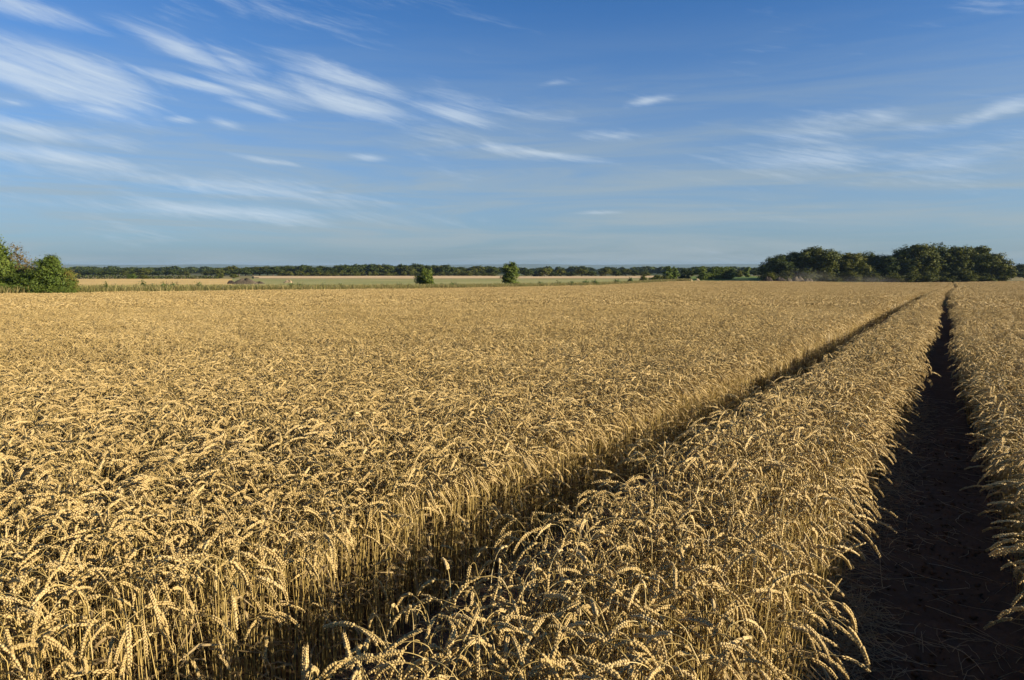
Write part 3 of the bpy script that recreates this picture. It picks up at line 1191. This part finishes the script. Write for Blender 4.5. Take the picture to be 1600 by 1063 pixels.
def kind(name):
    if name in _kinds:
        return _kinds[name]
    base, i = name.rsplit('_', 1)
    i = int(i)
    spec = {
        'oak': lambda: make_kind(100 + i, lobes_broad, 8000, .021, M_LEAF_DARK, inner=.4, sig=.115),
        'olive': lambda: make_kind(200 + i, lobes_broad, 8000, .021, M_LEAF_OLIVE, inner=.4, sig=.115),
        'understory': lambda: make_kind(300 + i, lobes_shrub, 2600, .030, M_LEAF_OLIVE, inner=.4),
        'hedge': lambda: make_kind(400 + i, lobes_shrub, 9000, .0165, M_LEAF_FRESH, inner=.35, clumps=40, sig=.15),
        'withered': lambda: make_kind(500 + i, lambda r: lobes_column(r, 7, .34), 2200, .017, M_LEAF_BROWN, inner=.1, clumps=14, sig=.22),
        'wispy': lambda: make_kind(520 + i, lambda r: lobes_shrub(r, 7, .4), 2200, .022, M_LEAF_YELLOW, inner=.15, clumps=16, sig=.24),
        'column': lambda: make_kind(600 + i, lobes_column, 3600, .024, M_LEAF_OLIVE, inner=.35),
        'rowtree': lambda: make_kind(620 + i, lobes_column, 3600, .024, M_LEAF_FRESH, inner=.35),
        'roundbush': lambda: make_kind(650 + i, lobes_shrub, 3200, .030, M_LEAF_FRESH, inner=.4),
        'fardark': lambda: make_kind(700 + i, lambda r: lobes_broad(r, 7), 1300, .042, M_LEAF_DARK, inner=.5, clumps=16),
        'farolive': lambda: make_kind(800 + i, lambda r: lobes_broad(r, 7), 1300, .042, M_LEAF_OLIVE, inner=.5, clumps=16),
        'farshrub': lambda: make_kind(850 + i, lambda r: lobes_shrub(r, 7), 1100, .045, M_LEAF_OLIVE, inner=.5, clumps=16),
        'farcolumn': lambda: make_kind(900 + i, lambda r: lobes_column(r, 6), 1100, .045, M_LEAF_FRESH, inner=.5, clumps=12),
        'tiny': lambda: make_kind(950 + i, lambda r: lobes_broad(r, 6, .55, 0.0), 360, .085, M_LEAF_DARK, inner=.6, clumps=10),
    }[base]
    _kinds[name] = spec()
    return _kinds[name]


rtree = random.Random(11)


def tree(name, knd, px, Y, top_row, width_px, label, cat='tree', group=None, base_row=None, sink=.0, depth=1.0):
    crown, trunk, w = kind(knd)
    p = at(px, Y)
    h = top_z(top_row, Y, px) - p.z
    half = width_px / 2 / 1067.0 * Y
    e = empty(name, (p.x, p.y, p.z - sink), rtree.uniform(0, 6.28), (half / w, half / w * depth, h + sink))
    tag(e, label, cat, group)
    obj('trunk', trunk, e)
    obj('crown', crown, e)
    return e


ONES = ['first', 'second', 'third', 'fourth', 'fifth', 'sixth', 'seventh', 'eighth', 'ninth', 'tenth', 'eleventh', 'twelfth', 'thirteenth', 'fourteenth',
        'fifteenth', 'sixteenth', 'seventeenth', 'eighteenth', 'nineteenth']


def nth(k):
    """k counts from 0"""
    n = k + 1
    if n < 20:
        return ONES[n - 1]
    t, o = divmod(n, 10)
    tens = {2: 'twenty', 3: 'thirty', 4: 'forty', 5: 'fifty', 6: 'sixty'}[t]
    return (tens[:-1] + 'ieth') if o == 0 else tens + '-' + ONES[o - 1]


# ---- hedge at the left edge of the field
LH = EDGE_Y[1] + 3.4
tree('hedge_tree', 'hedge_0', -4, LH + 1, 365, 84, 'tall ivy-green hedge tree cut by the left edge of the picture')
tree('hedge_tree', 'hedge_1', 84, LH + .5, 393, 72, 'rounded bright green hedge tree, rightmost big one of the left hedge')
tree('hedge_tree', 'withered_0', 36, LH + 2.5, 378, 44, 'thin hedge tree with withered brownish leaves between two green ones')
tree('shrub', 'hedge_2', 30, LH - .4, 423, 62, 'low green shrub at the foot of the withered hedge tree', 'shrub')
tree('shrub', 'hedge_3', -8, LH - .6, 430, 60, 'low green shrub at the left picture edge under the tall hedge tree', 'shrub')
tree('shrub', 'hedge_2', 64, LH - .7, 427, 50, 'low green shrub between the withered tree and the rounded hedge tree', 'shrub')
tree('shrub', 'wispy_0', 110, LH + .2, 412, 28, 'wispy yellowish shrub at the right end of the left hedge', 'shrub')
tree('shrub', 'hedge_3', 104, LH - .3, 432, 34, 'low dark green shrub under the right end of the left hedge', 'shrub')

# ---- the wood on the right
WY = 246.0
wood_spec = [  # px, dY, top row, width, kind
    (1212, 0, 398, 46, 'oak_0'), (1240, 6, 391, 54, 'oak_1'), (1272, 2, 384, 60, 'olive_0'), (1304, 8, 392, 52, 'oak_2'),
    (1332, 3, 393, 46, 'olive_1'), (1356, 9, 391, 40, 'oak_0'), (1383, 2, 394, 46, 'oak_3'), (1408, 8, 387, 48, 'oak_1'),
    (1432, 1, 379, 58, 'olive_2'), (1462, 7, 378, 58, 'oak_2'), (1490, 2, 383, 54, 'olive_0'), (1518, 5, 382, 58, 'olive_1'),
    (1543, 0, 394, 54, 'olive_2'), (1557, 3, 410, 32, 'oak_3'),
]
ORD = ['leftmost', 'second', 'third', 'fourth', 'fifth', 'sixth', 'seventh', 'eighth', 'ninth', 'tenth', 'eleventh', 'twelfth', 'thirteenth', 'rightmost']
for k, (px, dy, tr_, wd, kn) in enumerate(wood_spec):
    shade = 'dark green' if kn.startswith('oak') else 'olive green'
    lb = '%s tree in the right-hand wood, %s%s of its front row' % (shade, ORD[k], '' if k in (0, 13) else ' from the left')
    tree('woodland_tree', kn, px, WY + dy, tr_, wd * 1.16, lb, 'tree', 'trees of the right-hand wood')
for k, (px, tr_, wd) in enumerate(((1256, 396, 60), (1318, 399, 60), (1395, 397, 60), (1447, 386, 60), (1505, 388, 60))):
    tree('woodland_tree', 'oak_%d' % rtree.randrange(4), px, WY + 20, tr_, wd, 'dark tree at the back of the right-hand wood, %s from the left there' % nth(k), 'tree', 'back trees of the right-hand wood')
for k, (px, tr_, wd) in enumerate(((1203, 424, 30), (1228, 421, 30), (1262, 420, 36), (1296, 423, 36), (1328, 421, 36), (1360, 423, 34), (1392, 424, 36), (1422, 422, 34),
                                   (1450, 420, 34), (1478, 424, 32), (1505, 418, 44), (1536, 424, 36), (1560, 424, 24))):
    tree('shrub', 'understory_%d' % (k % 3), px, WY - 6, tr_, wd, 'undergrowth shrub at the foot of the right-hand wood, %s from the left' % nth(k), 'shrub', 'undergrowth of the right-hand wood')

# ---- far right beyond the wood
for k, (px, tr_, wd, Y) in enumerate(((1580, 415, 24, 420), (1594, 411, 22, 380), (1612, 413, 26, 390), (1572, 420, 20, 430), (1600, 424, 22, 360), (1583, 426, 22, 365))):
    tree('distant_tree', 'fardark_%d' % (k % 4), px, Y, tr_, wd, 'dark distant tree behind the field to the right of the wood', 'tree', 'distant trees right of the wood')

# ---- utility pole right of the wood
M_POLE = field_mat('weathered_wood', (.20, .18, .15), (.30, .27, .23), (.40, .37, .32), 8.0, 40.0, .4)
p = at(1580.5, 300)
h = top_z(414, 300, 1580) - p.z
e = empty('utility_pole', p)
tag(e, 'thin pale wooden utility pole right of the wood', 'pole')
V, F = tube(np.array([[0, 0, 0], [0, 0, h * .5], [0, 0, h]]), np.array([.15, .12, .10]), 8)
obj('post', mesh_np('post', V, F, [M_POLE], smooth=True), e)
V, F = tube(np.array([[-.9, 0, h - .5], [0, -.13, h - .5], [.9, 0, h - .5]]), .06, 4, np.array([0, 0, 1.]))
obj('crossarm', mesh_np('crossarm', V, F, [M_POLE]), e)
for sx in (-.8, 0, .8):
    V, F = tube(np.array([[sx, -.05, h - .46], [sx, -.05, h - .36], [sx, -.05, h - .26]]), np.array([.03, .06, .02]), 6)
    obj('insulator', mesh_np('insulator', V, F, [M_POLE]), e)

# ---- far tree line, left
r2 = random.Random(3)
row1 = [(122, 426, 14), (133, 424, 15), (145, 421, 17), (157, 425, 15), (168, 420, 18), (181, 421, 18), (193, 422, 16), (201, 418, 16), (212, 422, 18),
        (224, 420, 20), (238, 424, 16), (248, 423, 16), (259, 422, 16), (270, 420, 16), (283, 425, 14), (290, 424, 10)]
for k, (px, tr_, wd) in enumerate(row1):
    tree('distant_tree', ('fardark_%d' if k % 3 else 'farolive_%d') % (k % 4), px, 452 + r2.uniform(-8, 8), tr_, wd * 1.25,
         '%s tree from the left in the far line above the golden field' % nth(k), 'tree', 'far tree line on the left')
tree('shrub', 'roundbush_0', 206, 307, 426.5, 16, 'rounded yellow-green bush before the far tree line on the left', 'shrub')
tree('shrub', 'farshrub_1', 226, 308, 428.5, 13, 'olive bush just right of the rounded bush in the far hedge', 'shrub')
# ---- far wood, left of centre
x = 330.0
k = 0
while x < 772:
    base_top = np.interp(x, [330, 345, 360, 380, 460, 540, 640, 700, 772], [421, 420, 416, 415.5, 415, 412.5, 413, 414, 416.5])
    wd = r2.uniform(17, 25)
    tree('distant_tree', ('fardark_%d' if r2.random() < .72 else 'farolive_%d') % r2.randrange(4), x, 460 + r2.uniform(-14, 14), base_top + r2.uniform(-2.2, 3.4), wd * 1.15,
         'dark tree, %s from the left in the long far wood' % nth(k), 'tree', 'trees of the long far wood')
    x += wd * .52
    k += 1
for px, tr_, wd in ((343, 424, 13), (365, 427, 14), (401, 433, 11)):
    tree('shrub', 'farshrub_%d' % (px % 3), px, 340, tr_, wd,
         {343: 'olive bush at the left end of the long far wood', 365: 'round olive bush above the brown heap', 401: 'small green bush right of the brown heap'}[px], 'shrub')
x = 440.0
k = 0
while x < 780:
    wd = r2.uniform(10, 18)
    tree('shrub', 'farshrub_%d' % r2.randrange(3), x, 432 + r2.uniform(-5, 5), 424 + r2.uniform(-2, 2), wd, 'low bush, %s from the left along the foot of the long far wood' % nth(k), 'shrub', 'bushes before the long far wood')
    x += wd * .8
    k += 1
# ---- lone trees by the field edge
tree('round_tree', 'roundbush_1', 666, y_of_row(666, 449.6, .77) + 3, 414.5, 28, 'lone round green tree at the field edge left of centre')
tree('narrow_tree', 'rowtree_3', 797, y_of_row(797, 448, .77) + 3, 407.5, 27, 'lone narrow upright olive tree at the field edge in the middle')
# ---- trees right of the narrow tree
for k, (px, tr_, wd) in enumerate(((823, 420, 18), (851, 418.5, 18), (862, 425, 14), (876, 420, 16), (893, 424, 16), (909, 419, 18), (925, 423, 14), (946, 418.5, 19), (962, 420.5, 16),
                                   (978, 420, 16), (992, 421.5, 14), (1008, 424, 14), (840, 426, 14))):
    tree('distant_tree', ('farolive_%d' if k % 2 else 'fardark_%d') % (k % 4), px, 412 + r2.uniform(-8, 8), tr_, wd * 1.2,
         'small hedgerow tree beyond the pale field between the lone narrow tree and the tall pair', 'tree', 'hedgerow trees right of the narrow tree')
NEARH = 254
tree('shrub', 'understory_1', 1005, y_of_row(1000, 441, .77) + 6, 428, 13, 'small dark green bush left of the olive hedge at the field corner', 'shrub')
tree('shrub', 'farshrub_0', 1026, NEARH, 429, 22, 'left part of the olive hedge at the field corner', 'shrub')
tree('shrub', 'farshrub_2', 1038, NEARH + 1, 430, 18, 'right part of the olive hedge beside the tall pair of trees', 'shrub')
tree('slim_tree', 'farcolumn_0', 1044, NEARH + 4, 415.5, 17, 'left one of the tall slim pair of trees at the field corner')
tree('slim_tree', 'farcolumn_1', 1054, NEARH + 5, 416, 14, 'right one of the tall slim pair of trees at the field corner')
for k, (px, tr_, wd) in enumerate(((1069, 420, 16), (1080, 419, 16), (1066, 429, 12), (1074, 431, 12))):
    tree('distant_tree', 'fardark_%d' % k, px, NEARH + 60 - 50 * (k > 1), tr_, wd, 'dark tree or bush between the slim pair and the bright green row', 'tree', 'dark trees beside the slim pair')
for k, (px, tr_, wd) in enumerate(((1096, 415.5, 20), (1111, 419, 16), (1121, 415, 19), (1133, 416, 21), (1140, 418, 17))):
    tree('row_tree', 'rowtree_%d' % (k % 3), px, NEARH + 6 + k, tr_, wd * 1.15,
         '%s tree of the sunlit olive row left of the pasture' % ['leftmost', 'short second', 'third', 'broad fourth', 'rightmost'][k], 'tree', 'sunlit row left of the pasture')
tree('slim_tree', 'farcolumn_2', 1168, 330, 416.5, 10, 'slim pale green tree standing alone in the green pasture')
tree('shrub', 'farshrub_1', 1154, 320, 422, 13, 'round bush in the green pasture left of its slim tree', 'shrub')
for k, px in enumerate((1160, 1178, 1186)):
    tree('distant_tree', 'fardark_%d' % k, px, 430, 421 + k * .5, 16, 'dark tree behind the green pasture left of the wood', 'tree', 'trees behind the pasture')

# ------------------------------------------------------------------ far fields, draped a little above the ground sheet
def field(name, corners_px, Y0, Y1, mat, dz):
    n, m = 40, 16
    P0, P1 = corners_px
    vs = []
    for j in range(m + 1):
        Y = Y0 + (Y1 - Y0) * j / m
        for i in range(n + 1):
            px = P0 + (P1 - P0) * i / n
            x_ = Y * (px - 800) / 1062.0
            vs.append((x_, Y, float(ground_z(x_, Y)) + dz))
    i = np.arange(n)[None, :] + (n + 1) * np.arange(m)[:, None]
    f = np.stack([i, i + 1, i + n + 2, i + n + 1], -1).reshape(-1, 4)
    # skirt so that the crop has thickness
    return tag(obj(name, mesh_np(name, vs, f, [mat])), kind='structure')


field('far_wheat_field', (60, 366), 165, 304, field_mat('far_ripe_wheat', (.40, .28, .10), (.52, .36, .13), (.60, .43, .17), .03, 2.0), .5)
field('far_pale_meadow', (352, 1015), 175, 318, field_mat('far_pale_grass', (.17, .18, .055), (.25, .24, .085), (.33, .29, .115), .03, 1.0), .35)
field('far_stubble_field', (400, 1020), 322, 425, field_mat('far_stubble', (.42, .30, .15), (.50, .36, .19), (.56, .42, .23), .02, 1.0), .4)
field('pasture', (1060, 1345), 236, 420, field_mat('pasture_grass', (.075, .12, .022), (.11, .155, .03), (.16, .19, .045), .04, 1.0), .3)

# ---- clipped hedge below the far tree line on the left
def hedge(name, px0, px1, Y, top_row, mat, label):
    r = np.random.default_rng(int(px0) + 5)
    a, b = at(px0, Y), at(px1, Y)
    h = top_z(top_row, Y, (px0 + px1) / 2) - (a.z + b.z) / 2
    n = int((b.x - a.x) * 26)
    C = np.stack([r.uniform(a.x, b.x, n), Y + r.normal(0, .5, n), a.z + (b.z - a.z) * .5 + h * r.random(n) ** .7 * (1 + .12 * np.sin(r.uniform(0, 60, n)))], 1)
    V, F = leaf_quads(C, r.normal(size=(n, 3)) + np.array([0, -.5, .5]), r.uniform(.2, .5, n), r)
    e = empty(name, ((a.x + b.x) / 2, Y, a.z))
    tag(e, label, 'hedge')
    o = obj('foliage', mesh_np('foliage', V - np.array([(a.x + b.x) / 2, Y, a.z]), F, [mat], tint=np.repeat(r.random(n), 4)), e)
    vs, fs, nn = [], [], 0
    for k in range(int((b.x - a.x) / 1.2)):
        x_ = a.x + 1.2 * k + r.uniform(0, .6) - (a.x + b.x) / 2
        V, F = tube(np.array([[x_, 0, 0], [x_ + r.normal(0, .1), 0, h * .5], [x_ + r.normal(0, .2), 0, h * .9]]), np.array([.05, .04, .015]), 4)
        vs.append(V)
        fs.append(F + nn)
        nn += len(V)
    tag(obj('stems', mesh_np('stems', np.concatenate(vs), np.concatenate(fs), [M_BARK]), e), kind='stuff')


hedge('hedge', 96, 222, 310, 430.5, M_LEAF_DARK, 'long low dark clipped hedge behind the golden field on the left')
hedge('hedge', 228, 340, 314, 431.8, M_LEAF_DARK, 'low dark hedge right of the olive bush behind the golden field')
hedge('hedge', 700, 1012, 428, 431.5, M_LEAF_DARK, 'thin dark hedge along the far side of the pale stubble in the middle')

# ------------------------------------------------------------------ heaps
def heap(name, px, Y, row_top, width_px, mat, label, seed, rocky=.05):
    r = np.random.default_rng(seed)
    p = at(px, Y)
    h = top_z(row_top, Y, px) - p.z
    half = width_px / 2 / 1067 * Y
    na, nr = 28, 9
    vs = [(0, 0, 1.0)]
    for j in range(1, nr + 1):
        for i in range(na):
            a = i / na * 6.283
            t = j / nr
            z = (1 - t ** 2.2) * (1 + .16 * t * math.sin(a * 2 + seed))
            z = max(0, z * (1 - .15 * math.sin(3 * a)) + r.normal(0, rocky) * (1 - t)) if j < nr else -.05
            q = t * (1 + .10 * math.sin(a * 3 + seed))
            vs.append((q * math.cos(a), q * math.sin(a), z))
    fs3 = [(0, 1 + i, 1 + (i + 1) % na) for i in range(na)]
    fs4 = []
    for j in range(nr - 1):
        for i in range(na):
            fs4.append((1 + j * na + i, 1 + (j + 1) * na + i, 1 + (j + 1) * na + (i + 1) % na, 1 + j * na + (i + 1) % na))
    v = np.array(vs)
    v[:, 2] /= v[:, 2].max()
    v *= np.array([half, half * .7, h])
    return tag(obj(name, mesh_np(name, v, [np.array(fs3), np.array(fs4)], [mat], smooth=False), loc=p), label, 'heap')


M_MUCK = field_mat('dark_muck', (.022, .017, .014), (.04, .031, .025), (.065, .05, .04), .8, 6.0, 1.0)
M_EARTH = field_mat('brown_earth', (.060, .048, .032), (.092, .074, .050), (.13, .105, .072), .6, 6.0, 1.0)
M_STRAWH = field_mat('old_straw', (.24, .18, .10), (.34, .26, .15), (.42, .33, .20), .8, 6.0, 1.0)
heap('muck_heap', 361, 205, 438, 16, M_MUCK, 'small black muck heap at the left foot of the brown heap', 1)
heap('earth_heap', 383, 208, 434, 42, M_EARTH, 'big brown earth heap in the pale meadow left of centre', 2)
heap('earth_heap', 404, 212, 439.5, 26, M_EARTH, 'low brown earth heap trailing right from the big brown heap', 3)
heap('straw_heap', 451, 225, 437, 18, M_STRAWH, 'pale straw heap in the pale meadow right of the brown heaps', 4)
HY = 226
heap('muck_heap', 1200, HY, 431.5, 20, M_MUCK, 'black muck heap at the left end of the dusty heaps before the wood', 5)
heap('muck_heap', 1219, HY + 1, 432.5, 26, M_MUCK, 'long dark heap in the dust just right of the black heap', 6)
heap('earth_heap', 1233, HY - 1, 434, 13, M_EARTH, 'small brown heap in the middle of the dusty heaps', 7)
heap('earth_heap', 1246, HY + 2, 431.5, 24, M_EARTH, 'taller brown heap just right of the middle of the dusty heaps', 8)
heap('earth_heap', 1263, HY, 434.5, 18, M_EARTH, 'low brown heap at the right end of the dusty heaps before the wood', 9)
heap('straw_heap', 1078, 246, 435.3, 11, M_STRAWH, 'left one of the two small pale heaps beside the sunlit tree row', 10)
heap('straw_heap', 1090, 246, 435.0, 9, M_STRAWH, 'right one of the two small pale heaps beside the sunlit tree row', 11)

# ------------------------------------------------------------------ rough verge along the far edge of the crop
M_GRASS = leafy('verge_grass', (.085, .11, .025), (.20, .18, .06), (.42, .33, .15), .3, .6, .2, .8)
M_WEED = leafy('weed_leaf', (.035, .070, .014), (.065, .105, .022), (.11, .14, .035), .25, .55, .2, .8)
verge_src = bpy.data.collections.new('verge_templates')
rv = np.random.default_rng(8)
for k in range(5):
    vs, fs, ts, n = [], [], [], 0
    for j in range(70):
        bx_, by_ = rv.normal(0, .35, 2)
        L = rv.uniform(.6, 1.35)
        az = rv.uniform(0, 6.28)
        lean = rv.uniform(.05, .6)
        t = np.linspace(0, 1, 4)
        cen = np.stack([bx_ + math.cos(az) * lean * L * t ** 2, by_ + math.sin(az) * lean * L * t ** 2, L * t * (1 - .15 * lean * t)], 1)
        sd = np.array([-math.sin(az), math.cos(az), 0]) * .022
        wv_ = np.array([.7, 1, .9, .25])[:, None]
        V = np.concatenate([cen - sd * wv_, cen + sd * wv_])
        i = np.arange(3)
        vs.append(V)
        fs.append(np.stack([i, i + 1, i + 5, i + 4], 1) + n)
        ts.append(np.full(8, rv.random() * .8 + (.2 if k > 2 else 0)))
        n += 8
    verge_src.objects.link(bpy.data.objects.new('verge_source_%02d' % k, mesh_np('verge_source', np.concatenate(vs), np.concatenate(fs), [M_GRASS], tint=np.concatenate(ts))))
vp, vr, vsx, vi = [], [], [], []
for k in range(11000):
    px = rv.uniform(-60, 1075)
    t = (px - 800) / 1067
    Ye = float(np.interp(t, EDGE_AZ, EDGE_Y))
    depth = np.interp(px, [0, 120, 400, 700, 1000, 1075], [16, 95, 60, 34, 20, 8])
    Y = Ye + .6 + depth * rv.random() ** 1.6
    x_ = Y * t
    vp.append((x_, Y, float(ground_z(x_, Y))))
    vr.append((0, 0, rv.uniform(0, 6.28)))
    s_ = rv.uniform(.7, 1.25) * (1.0 if Y < Ye + 14 else .7)
    vsx.append((s_ * 1.2, s_ * 1.2, s_))
    vi.append(int(rv.integers(0, 5)))
tag(scatter('rough_grass', verge_src, vp, vr, vsx, vi), 'rough dry and green grass along the far left edge of the wheat', 'grass', kind='stuff')


# individual weed clumps that stand out in the verge
def weed_mesh(r):
    V, F, T = crown_arrays(r, [(r.normal(0, .12), r.normal(0, .12), r.uniform(.3, .6), .3, .3, .38) for _ in range(5)], 420, .07, clumps=9, sig=.3, inner=.3)
    V[:, 2] *= 1 / V[:, 2].max()
    return mesh_np('leaves', V, F, [M_WEED], tint=T)


def stem_mesh(r):
    vs, fs, n = [], [], 0
    for k in range(7):
        a = r.uniform(0, 6.28)
        q = r.uniform(.05, .3)
        V, F = tube(np.array([[q * .3 * math.cos(a), q * .3 * math.sin(a), 0], [q * .7 * math.cos(a), q * .7 * math.sin(a), .5], [q * math.cos(a), q * math.sin(a), r.uniform(.8, 1.05)]]), np.array([.012, .009, .004]), 4)
        vs.append(V)
        fs.append(F + n)
        n += len(V)
    return mesh_np('stems', np.concatenate(vs), np.concatenate(fs), [M_BARK])


weeds = [(weed_mesh(rv), stem_mesh(rv)) for _ in range(4)]
WEEDS = ((166, 443, 9), (182, 446, 12), (224, 439.5, 10), (214, 446, 14), (240, 445, 12), (258, 442.5, 16), (275, 442, 14), (290, 447, 12), (312, 443, 17), (335, 448, 14), (358, 446, 10),
                                   (400, 449, 16), (440, 446, 13), (455, 441.5, 12), (470, 444, 14), (505, 444, 12), (530, 445, 14), (550, 446, 12), (600, 445, 14), (622, 443, 14), (640, 445, 10),
                                   (690, 444, 12), (710, 442, 16), (735, 444, 10), (775, 445, 10), (830, 443, 14), (845, 440.5, 10), (872, 440, 14), (893, 440.5, 12), (915, 438.5, 16), (930, 438, 12), (962, 436.5, 12), (985, 434.5, 9))
WX = sorted(w_[0] for w_ in WEEDS)
for k, (px, row, wd) in enumerate(WEEDS):
    t = (px - 800) / 1067
    Y = float(np.interp(t, EDGE_AZ, EDGE_Y)) + 3 + (k * 7 % 5) * 1.2
    p = at(px, Y)
    h = max(1.3, (top_z(row, Y, px) - p.z) * 1.15)
    half = wd / 2 / 1067 * Y
    e = empty('weed_clump', p, rtree.uniform(0, 6.28), (half / .42, half / .42, h))
    tag(e, 'leafy weed clump, %s from the left in the rough grass behind the far wheat edge' % nth(WX.index(px)), 'weed', 'weed clumps along the far wheat edge')
    a, b = weeds[k % 4]
    obj('leaves', a, e)
    tag(obj('stems', b, e), kind='stuff')

# ------------------------------------------------------------------ distant wooded plain
far_src = bpy.data.collections.new('distant_wood_templates')
for k in range(4):
    crown, trunk, w = kind('tiny_%d' % k)
    far_src.objects.link(bpy.data.objects.new('distant_source_%02d' % k, crown))
rw = np.random.default_rng(14)
dp, dr, dsz, di = [], [], [], []


def clump_noise(x, y):
    return math.sin(x * .009 + 1.3 * math.sin(y * .0021)) + math.sin(x * .0037 + y * .0045 + 1) + .6 * math.sin(x * .021 + 2)


tries = 0
while len(dp) < 5200 and tries < 60000:
    tries += 1
    Y = 700 * math.exp(rw.random() * math.log(8200 / 700))
    px = rw.uniform(-120, 1720)
    x_ = Y * (px - 800) / 1067
    if Y > 700 and clump_noise(x_, Y * 2.3) < -.1 and rw.random() < .85:
        continue
    h = rw.uniform(6.5, 10.5) * (1.0 if Y < 1500 else 1.25)
    if Y < 1000:
        h *= .85
    wd = h * rw.uniform(.8, 1.3) * (1 + Y / 2500)
    dp.append((x_, Y, float(ground_z(x_, Y)) - .3))
    dr.append((0, 0, rw.uniform(0, 6.28)))
    dsz.append((wd, wd, h))
    di.append(int(rw.integers(0, 4)))
tag(scatter('distant_woods', far_src, dp, dr, dsz, di), 'bluish wooded plain stretching to the horizon behind the fields', 'woods', kind='stuff')

# ------------------------------------------------------------------ dust over the heaps by the wood
def vol_mat(name, color, density, aniso=0.0, shape=False):
    m, t, out = new_mat(name)
    pv = t.add('ShaderNodeVolumePrincipled')
    pv.inputs['Color'].default_value = tuple(color) + (1.0,)
    pv.inputs['Anisotropy'].default_value = aniso
    pv.inputs['Density'].default_value = density
    if shape:
        tcd = t.add('ShaderNodeTexCoord')
        nz = t.noise(tcd.outputs['Object'], 2.2, 3.0, .6)
        ln = t.add('ShaderNodeVectorMath', operation='LENGTH')
        t.link(tcd.outputs['Object'], ln.inputs[0])
        fall = t.smooth(ln.outputs['Value'], .15, 1.0, 1.0, 0.0)
        t.link(t.math('MULTIPLY', t.math('MULTIPLY', fall, t.smooth(nz, .3, .7)), density), pv.inputs['Density'])
    t.link(pv.outputs[0], out.inputs['Volume'])
    return m


def ball(name, loc, scale, mat, label):
    na, nb = 24, 12
    vs = [(0, 0, 1.)]
    for j in range(1, nb):
        for i in range(na):
            th, a = j / nb * math.pi, i / na * 2 * math.pi
            vs.append((math.sin(th) * math.cos(a), math.sin(th) * math.sin(a), math.cos(th)))
    vs.append((0, 0, -1.))
    f3 = [(0, 1 + i, 1 + (i + 1) % na) for i in range(na)] + [(len(vs) - 1, 1 + (nb - 2) * na + (i + 1) % na, 1 + (nb - 2) * na + i) for i in range(na)]
    f4 = [(1 + j * na + i, 1 + (j + 1) * na + i, 1 + (j + 1) * na + (i + 1) % na, 1 + j * na + (i + 1) % na) for j in range(nb - 2) for i in range(na)]
    o = obj(name, mesh_np(name, np.array(vs), [np.array(f3), np.array(f4)], [mat]), loc=loc)
    o.scale = scale
    return tag(o, label, 'dust', kind='stuff')


M_DUST = vol_mat('drifting_dust', (.85, .80, .72), .030, .3, True)
p = at(1262, 219)
ball('dust_cloud', (p.x, p.y, p.z + 2.0), (12, 4, 3.6), M_DUST, 'grey dust hanging over the dark heaps before the wood')
p = at(1352, 217)
ball('dust_trail', (p.x, p.y, p.z + 1.0), (16, 4, 2.6), M_DUST, 'thin dust trail drifting right along the foot of the wood')

# ------------------------------------------------------------------ air
M_HAZE = vol_mat('pale_air', (.28, .42, .58), 0.8e-4, .0)
X0, X1, Y0, Y1, Z0, Z1 = -16500, 16500, -400, 15800, -90.0, 34.0
hv = np.array([(x_, y_, z_) for z_ in (Z0, Z1) for y_ in (Y0, Y1) for x_ in (X0, X1)], float)
hf = np.array([(0, 2, 3, 1), (4, 5, 7, 6), (0, 1, 5, 4), (2, 6, 7, 3), (0, 4, 6, 2), (1, 3, 7, 5)])
tag(obj('haze', mesh_np('haze', hv, hf, [M_HAZE])), 'thin pale blue air between the field and the far hills', 'haze', kind='stuff')
